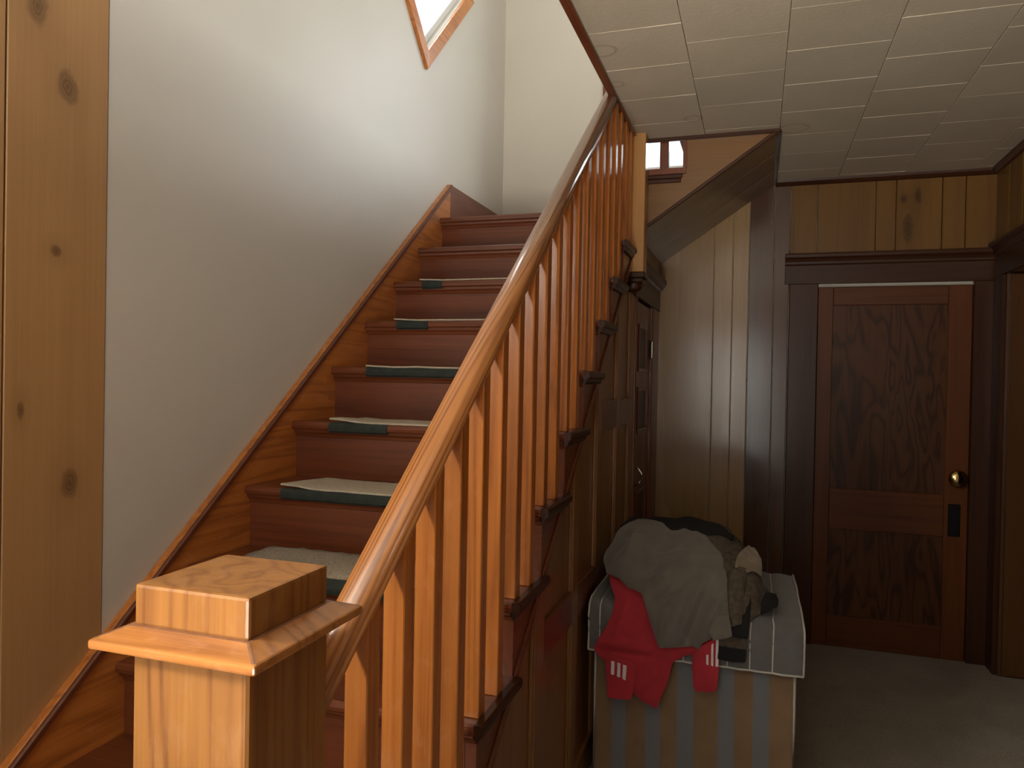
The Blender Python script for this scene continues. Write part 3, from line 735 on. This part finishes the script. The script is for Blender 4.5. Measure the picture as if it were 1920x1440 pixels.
def garment(name, poly, layer, fold, mat, parent, thick=.004, step=.0075, lo=.002, hi=1, edge=.0):
    P = [(x, t*TS) for x, t in poly]
    u0, u1 = min(p[0] for p in P), max(p[0] for p in P); v0, v1 = min(p[1] for p in P), max(p[1] for p in P)
    nx = int((u1-u0)/step)+3; nv = int((v1-v0)/step)+3
    ins = {}; pos = {}
    for j in range(nv):
        for i in range(nx):
            p = (u0-step+i*step, v0-step+j*step); ins[i, j] = inside(p, P); pos[i, j] = p
    idx = {}; vs = []; fs = []
    def vid(i, j):
        if (i, j) in idx: return idx[i, j]
        p = pos[i, j]; q_ = Vector(p) if ins[i, j] else nearest(p, P)
        x, v = q_[0], q_[1]; t = v/TS
        e = (Vector((x, v))-nearest((x, v), P)).length
        d = layer+fold(x, t)-edge*math.exp(-e/.012)
        vs.append(heap_pt(x, t, min(hi, max(lo, d)))); idx[i, j] = len(vs)-1; return idx[i, j]
    for j in range(nv-1):
        for i in range(nx-1):
            c4 = [(i, j), (i+1, j), (i+1, j+1), (i, j+1)]
            if sum(ins[c_] for c_ in c4) >= 1: fs.append(tuple(vid(*c_) for c_ in c4))
    o = MB().add(vs, fs).build(name, mat, parent, smooth=True)
    bm = bmesh.new(); bm.from_mesh(o.data); bmesh.ops.remove_doubles(bm, verts=bm.verts, dist=.0006)
    bmesh.ops.recalc_face_normals(bm, faces=bm.faces); bm.normal_update()
    if sum(f.normal.y for f in bm.faces) > sum(f.normal.z for f in bm.faces): bmesh.ops.reverse_faces(bm, faces=bm.faces)
    bm.to_mesh(o.data); bm.free()
    s_ = o.modifiers.new('thickness', 'SOLIDIFY'); s_.thickness = thick; s_.offset = -1
    b_ = o.modifiers.new('soft', 'SUBSURF'); b_.levels = 1; b_.render_levels = 1
    return o
def nf(x, t, f, a, sd): return a*noise.noise(Vector((x*f, t*TS*f, sd)))
def ridge(x, t, dx, dt, f, a, sd):
    u = x*dx+t*TS*dt; w_ = -x*dt+t*TS*dx
    return a*(1-abs(noise.noise(Vector((u*f, w_*f*.28, sd))))*2.2)
def cloth_mat(name, col, rough=.85, weave=700, amt=.12, sheen=.3):
    return plain(name, col, rough, 0, amt, 18, .35, weave, sheen)
M['shirt'] = cloth_mat('olive_grey_cotton', (.150, .133, .108))
M['redknit'] = cloth_mat('scarlet_polyester', (.46, .014, .028), .6, 900, .10, .2)
M['stripe'] = plain('white_stripe', (.72, .66, .66), .6)
M['blackcloth'] = cloth_mat('black_cloth', (.007, .007, .007), .9, 700, .12, 0)
M['cream'] = cloth_mat('tan_lining', (.25, .185, .115), .95, 200, .25)
def tweed_mat():
    t = NT('grey_herringbone_tweed'); g = t.node('TexCoord'); sx = t.node('SeparateXYZ'); t.link(g.outputs['Object'], sx.inputs[0])
    zig = t.math('PINGPONG', sx.outputs[0], .007)
    s = t.math('SINE', t.math('MULTIPLY', t.math('ADD', sx.outputs[2], zig), 2*math.pi/.0055))
    n = t.node('TexNoise'); t.val(n, {'Scale': 60, 'Detail': 3}); t.link(g.outputs['Object'], n.inputs['Vector'])
    f = t.math('ADD', t.math('MULTIPLY_ADD', s, .3, .2), n.outputs[0])
    t.link(t.ramp(f, [(.35, (.028, .022, .016)), (1, (.135, .105, .072))]), t.b.inputs['Base Color']); t.b.inputs['Roughness'].default_value = .95
    t.bump(n.outputs[0], .5, .004); return t.m
M['tweed'] = tweed_mat()

rj = thing('red_jacket', (-.3, 2.7, .66), 'bright red track jacket with white cuff stripes hanging over the mattress front', 'jacket')
def crease(x, t, segs):
    v = 0; p = Vector((x, t*TS))
    for a, b, am, w_ in segs:
        A, B = Vector((a[0], a[1]*TS)), Vector((b[0], b[1]*TS)); d = B-A
        k = max(0, min(1, (p-A).dot(d)/d.length_squared)); e = (A+d*k-p).length
        v += am*math.exp(-(e/w_)**2)*math.sin(math.pi*(.12+.76*k))
    return v
CRR = [((-.50, 5.75), (-.26, 5.65), .014, .010), ((-.49, 6.0), (-.30, 5.95), -.010, .009), ((-.44, 5.5), (-.40, 4.4), .012, .012), ((-.37, 7.0), (-.28, 6.2), .014, .010), ((-.35, 5.5), (-.33, 4.7), -.010, .012), ((-.28, 5.75), (-.12, 5.5), .012, .009)]
red_fold = lambda x, t: .004+crease(x, t, CRR)+ridge(x, t, .55, .83, 11, .007, 4)+nf(x, t, 30, .003, 2)
garment('jacket_body', [(-.488, 3.75), (-.41, 3.9), (-.30, 3.9), (-.137, 4.1), (-.098, 5.2), (-.104, 5.45), (-.15, 5.72), (-.201, 5.80), (-.249, 6.03), (-.258, 6.45), (-.268, 6.75), (-.297, 7.33), (-.325, 7.26), (-.348, 7.2), (-.376, 7.05), (-.414, 6.55), (-.47, 6.31), (-.505, 6.10), (-.521, 5.95), (-.508, 5.72), (-.48, 5.35), (-.462, 5.0), (-.453, 4.55), (-.472, 4.2)], .008, red_fold, M['redknit'], rj, .004, edge=.006, hi=.021)
def sleeve(poly, sd, stripes):
    cx = sum(p[0] for p in poly)/len(poly); hw = (max(p[0] for p in poly)-min(p[0] for p in poly))/2
    fo = lambda x, t: .020*math.sqrt(max(0, 1-((x-cx)/(hw*1.06))**2))+nf(x, t, 22, .004, sd)
    s_ = garment('sleeve', poly, .012, fo, M['redknit'], rj, .005, .006)
    for pl_ in stripes: garment('white_stripe', pl_, .0145, fo, M['stripe'], s_, .0015, .003)
sleeve([(-.482, 6.00), (-.434, 6.06), (-.376, 6.12), (-.371, 6.66), (-.378, 7.10), (-.384, 7.16), (-.458, 7.20), (-.466, 7.12), (-.470, 6.60)], 1,
       [[(-.453, 6.17), (-.441, 6.17), (-.441, 6.55), (-.453, 6.55)], [(-.432, 6.19), (-.420, 6.20), (-.420, 6.60), (-.432, 6.58)], [(-.412, 6.22), (-.399, 6.24), (-.401, 6.66), (-.413, 6.62)]])
sleeve([(-.191, 5.62), (-.150, 5.45), (-.099, 5.18), (-.098, 6.03), (-.102, 6.57), (-.112, 6.64), (-.172, 6.70), (-.180, 6.60)], 3,
       [[(-.110, 5.22), (-.101, 5.18), (-.100, 5.96), (-.110, 5.96)], [(-.124, 5.42), (-.117, 5.38), (-.116, 5.96), (-.124, 5.94)], [(-.140, 5.68), (-.132, 5.66), (-.131, 5.94), (-.139, 5.92)]])

tw = thing('tweed_coat', (-.04, 2.8, .67), 'herringbone tweed coat crumpled on the pad beside the grey shirt', 'coat')
tf = lambda x, t: .012+ridge(x, t, .8, .4, 12, .014, 8)+nf(x, t, 26, .008, 5)
garment('coat_body', [(-.21, 2.2), (-.124, 1.7), (-.07, 1.4), (-.027, 1.2), (-.004, 1.9), (.004, 2.9), (.025, 3.05), (.069, 3.30), (.051, 4.1), (.009, 4.58), (-.012, 4.91), (-.014, 5.48), (-.018, 5.73), (-.098, 5.73), (-.115, 5.22), (-.12, 4.16), (-.16, 3.37)], .008, tf, M['tweed'], tw, .006, edge=.006)
s_fold = lambda x, t: .030*math.sqrt(max(0, 1-((x+.055)/.034)**2))+nf(x, t, 20, .004, 9)
garment('coat_sleeve', [(-.085, 3.55), (-.041, 3.25), (-.028, 3.9), (-.030, 4.88), (-.057, 4.95), (-.074, 4.58), (-.080, 4.09)], .014, s_fold, M['tweed'], tw, .005, .006)
lin = lambda x, t: .014+nf(x, t, 24, .006, 6)
o = garment('lining', [(-.031, 4.01), (-.010, 4.08), (-.006, 4.63), (-.010, 5.21), (-.060, 5.20), (-.066, 4.98), (-.029, 4.88)], .016, lin, M['blackcloth'], tw, .004, .006); o['label'] = 'black lining folded outwards'
o = garment('hem_band', [(-.104, 5.42), (-.056, 5.46), (-.014, 5.46), (-.017, 5.76), (-.060, 5.80), (-.104, 5.76)], .014, lin, M['blackcloth'], tw, .004, .006); o['label'] = 'black hem band'
o = garment('collar', [(-.066, 3.06), (-.050, 2.2), (-.024, 1.6), (-.006, 2.4), (-.001, 3.05), (-.037, 3.33), (-.057, 3.65), (-.068, 3.42)], .020, lambda x, t: .014+ridge(x, t, .3, .9, 18, .012, 3), M['cream'], tw, .006, .006); o['label'] = 'tan collar lining'
gl = thing('black_glove', (.052, 2.68, .69), 'small black glove tip poking out on the grey quilted pad', 'glove')
garment('glove_fabric', [(.020, 4.01), (.037, 3.55), (.065, 3.25), (.084, 3.60), (.080, 4.04), (.051, 4.33), (.025, 4.47)], .012, lambda x, t: .018*math.sqrt(max(0, 1-((x-.052)/.036)**2))+nf(x, t, 30, .004, 2), M['blackcloth'], gl, .006, .005)
bk = thing('black_garment', (-.26, 2.95, .70), 'black folded garment behind the shirt at the top of the heap', 'clothing')
garment('folded_cloth', [(-.455, 2.2), (-.44, 1.2), (-.36, .8), (-.22, .7), (-.12, .9), (-.075, 1.3), (-.075, 2.3), (-.15, 2.7), (-.28, 2.75), (-.41, 2.7)], .012, lambda x, t: .024+.008*math.sin(x*22)+nf(x, t, 20, .008, 3), M['blackcloth'], bk, .006)
sh = thing('grey_shirt', (-.27, 2.75, .75), 'olive grey cotton shirt thrown over the red jacket', 'shirt')
CR = [((-.42, 3.2), (-.30, 3.0), .014, .012), ((-.34, 3.35), (-.24, 3.05), -.012, .012), ((-.36, 4.3), (-.27, 3.7), .016, .011), ((-.30, 4.6), (-.22, 3.9), -.014, .012),
      ((-.23, 5.5), (-.17, 4.1), .016, .012), ((-.20, 5.4), (-.13, 3.9), -.012, .010), ((-.30, 5.5), (-.26, 4.4), .014, .013), ((-.14, 5.1), (-.09, 4.1), .014, .011), ((-.27, 3.4), (-.12, 3.3), .012, .011), ((-.44, 3.7), (-.38, 2.9), .014, .012)]
sf = lambda x, t: 1.7*crease(x, t, CR)+ridge(x, t, .75, -.65, 10, .012, 1)+nf(x, t, 26, .005, 3)
garment('shirt_body', [(-.485, 3.86), (-.492, 3.41), (-.480, 2.9), (-.458, 2.45), (-.412, 2.28), (-.322, 2.45), (-.285, 2.72), (-.245, 2.5), (-.168, 2.62), (-.117, 3.15), (-.086, 3.8), (-.072, 4.59), (-.060, 5.12), (-.080, 5.20), (-.116, 5.26), (-.154, 5.42), (-.162, 5.60), (-.184, 5.52), (-.29, 5.67), (-.325, 5.08), (-.361, 4.41), (-.409, 4.29), (-.445, 4.05)], .036, sf, M['shirt'], sh, .005, edge=.008, lo=.0255)
garment('sleeve_hem', [(-.128, 4.72), (-.072, 4.70), (-.058, 5.16), (-.080, 5.24), (-.118, 5.30), (-.140, 5.05)], .042, lambda x, t: .010+nf(x, t, 18, .004, 3), M['shirt'], sh, .004, .006)
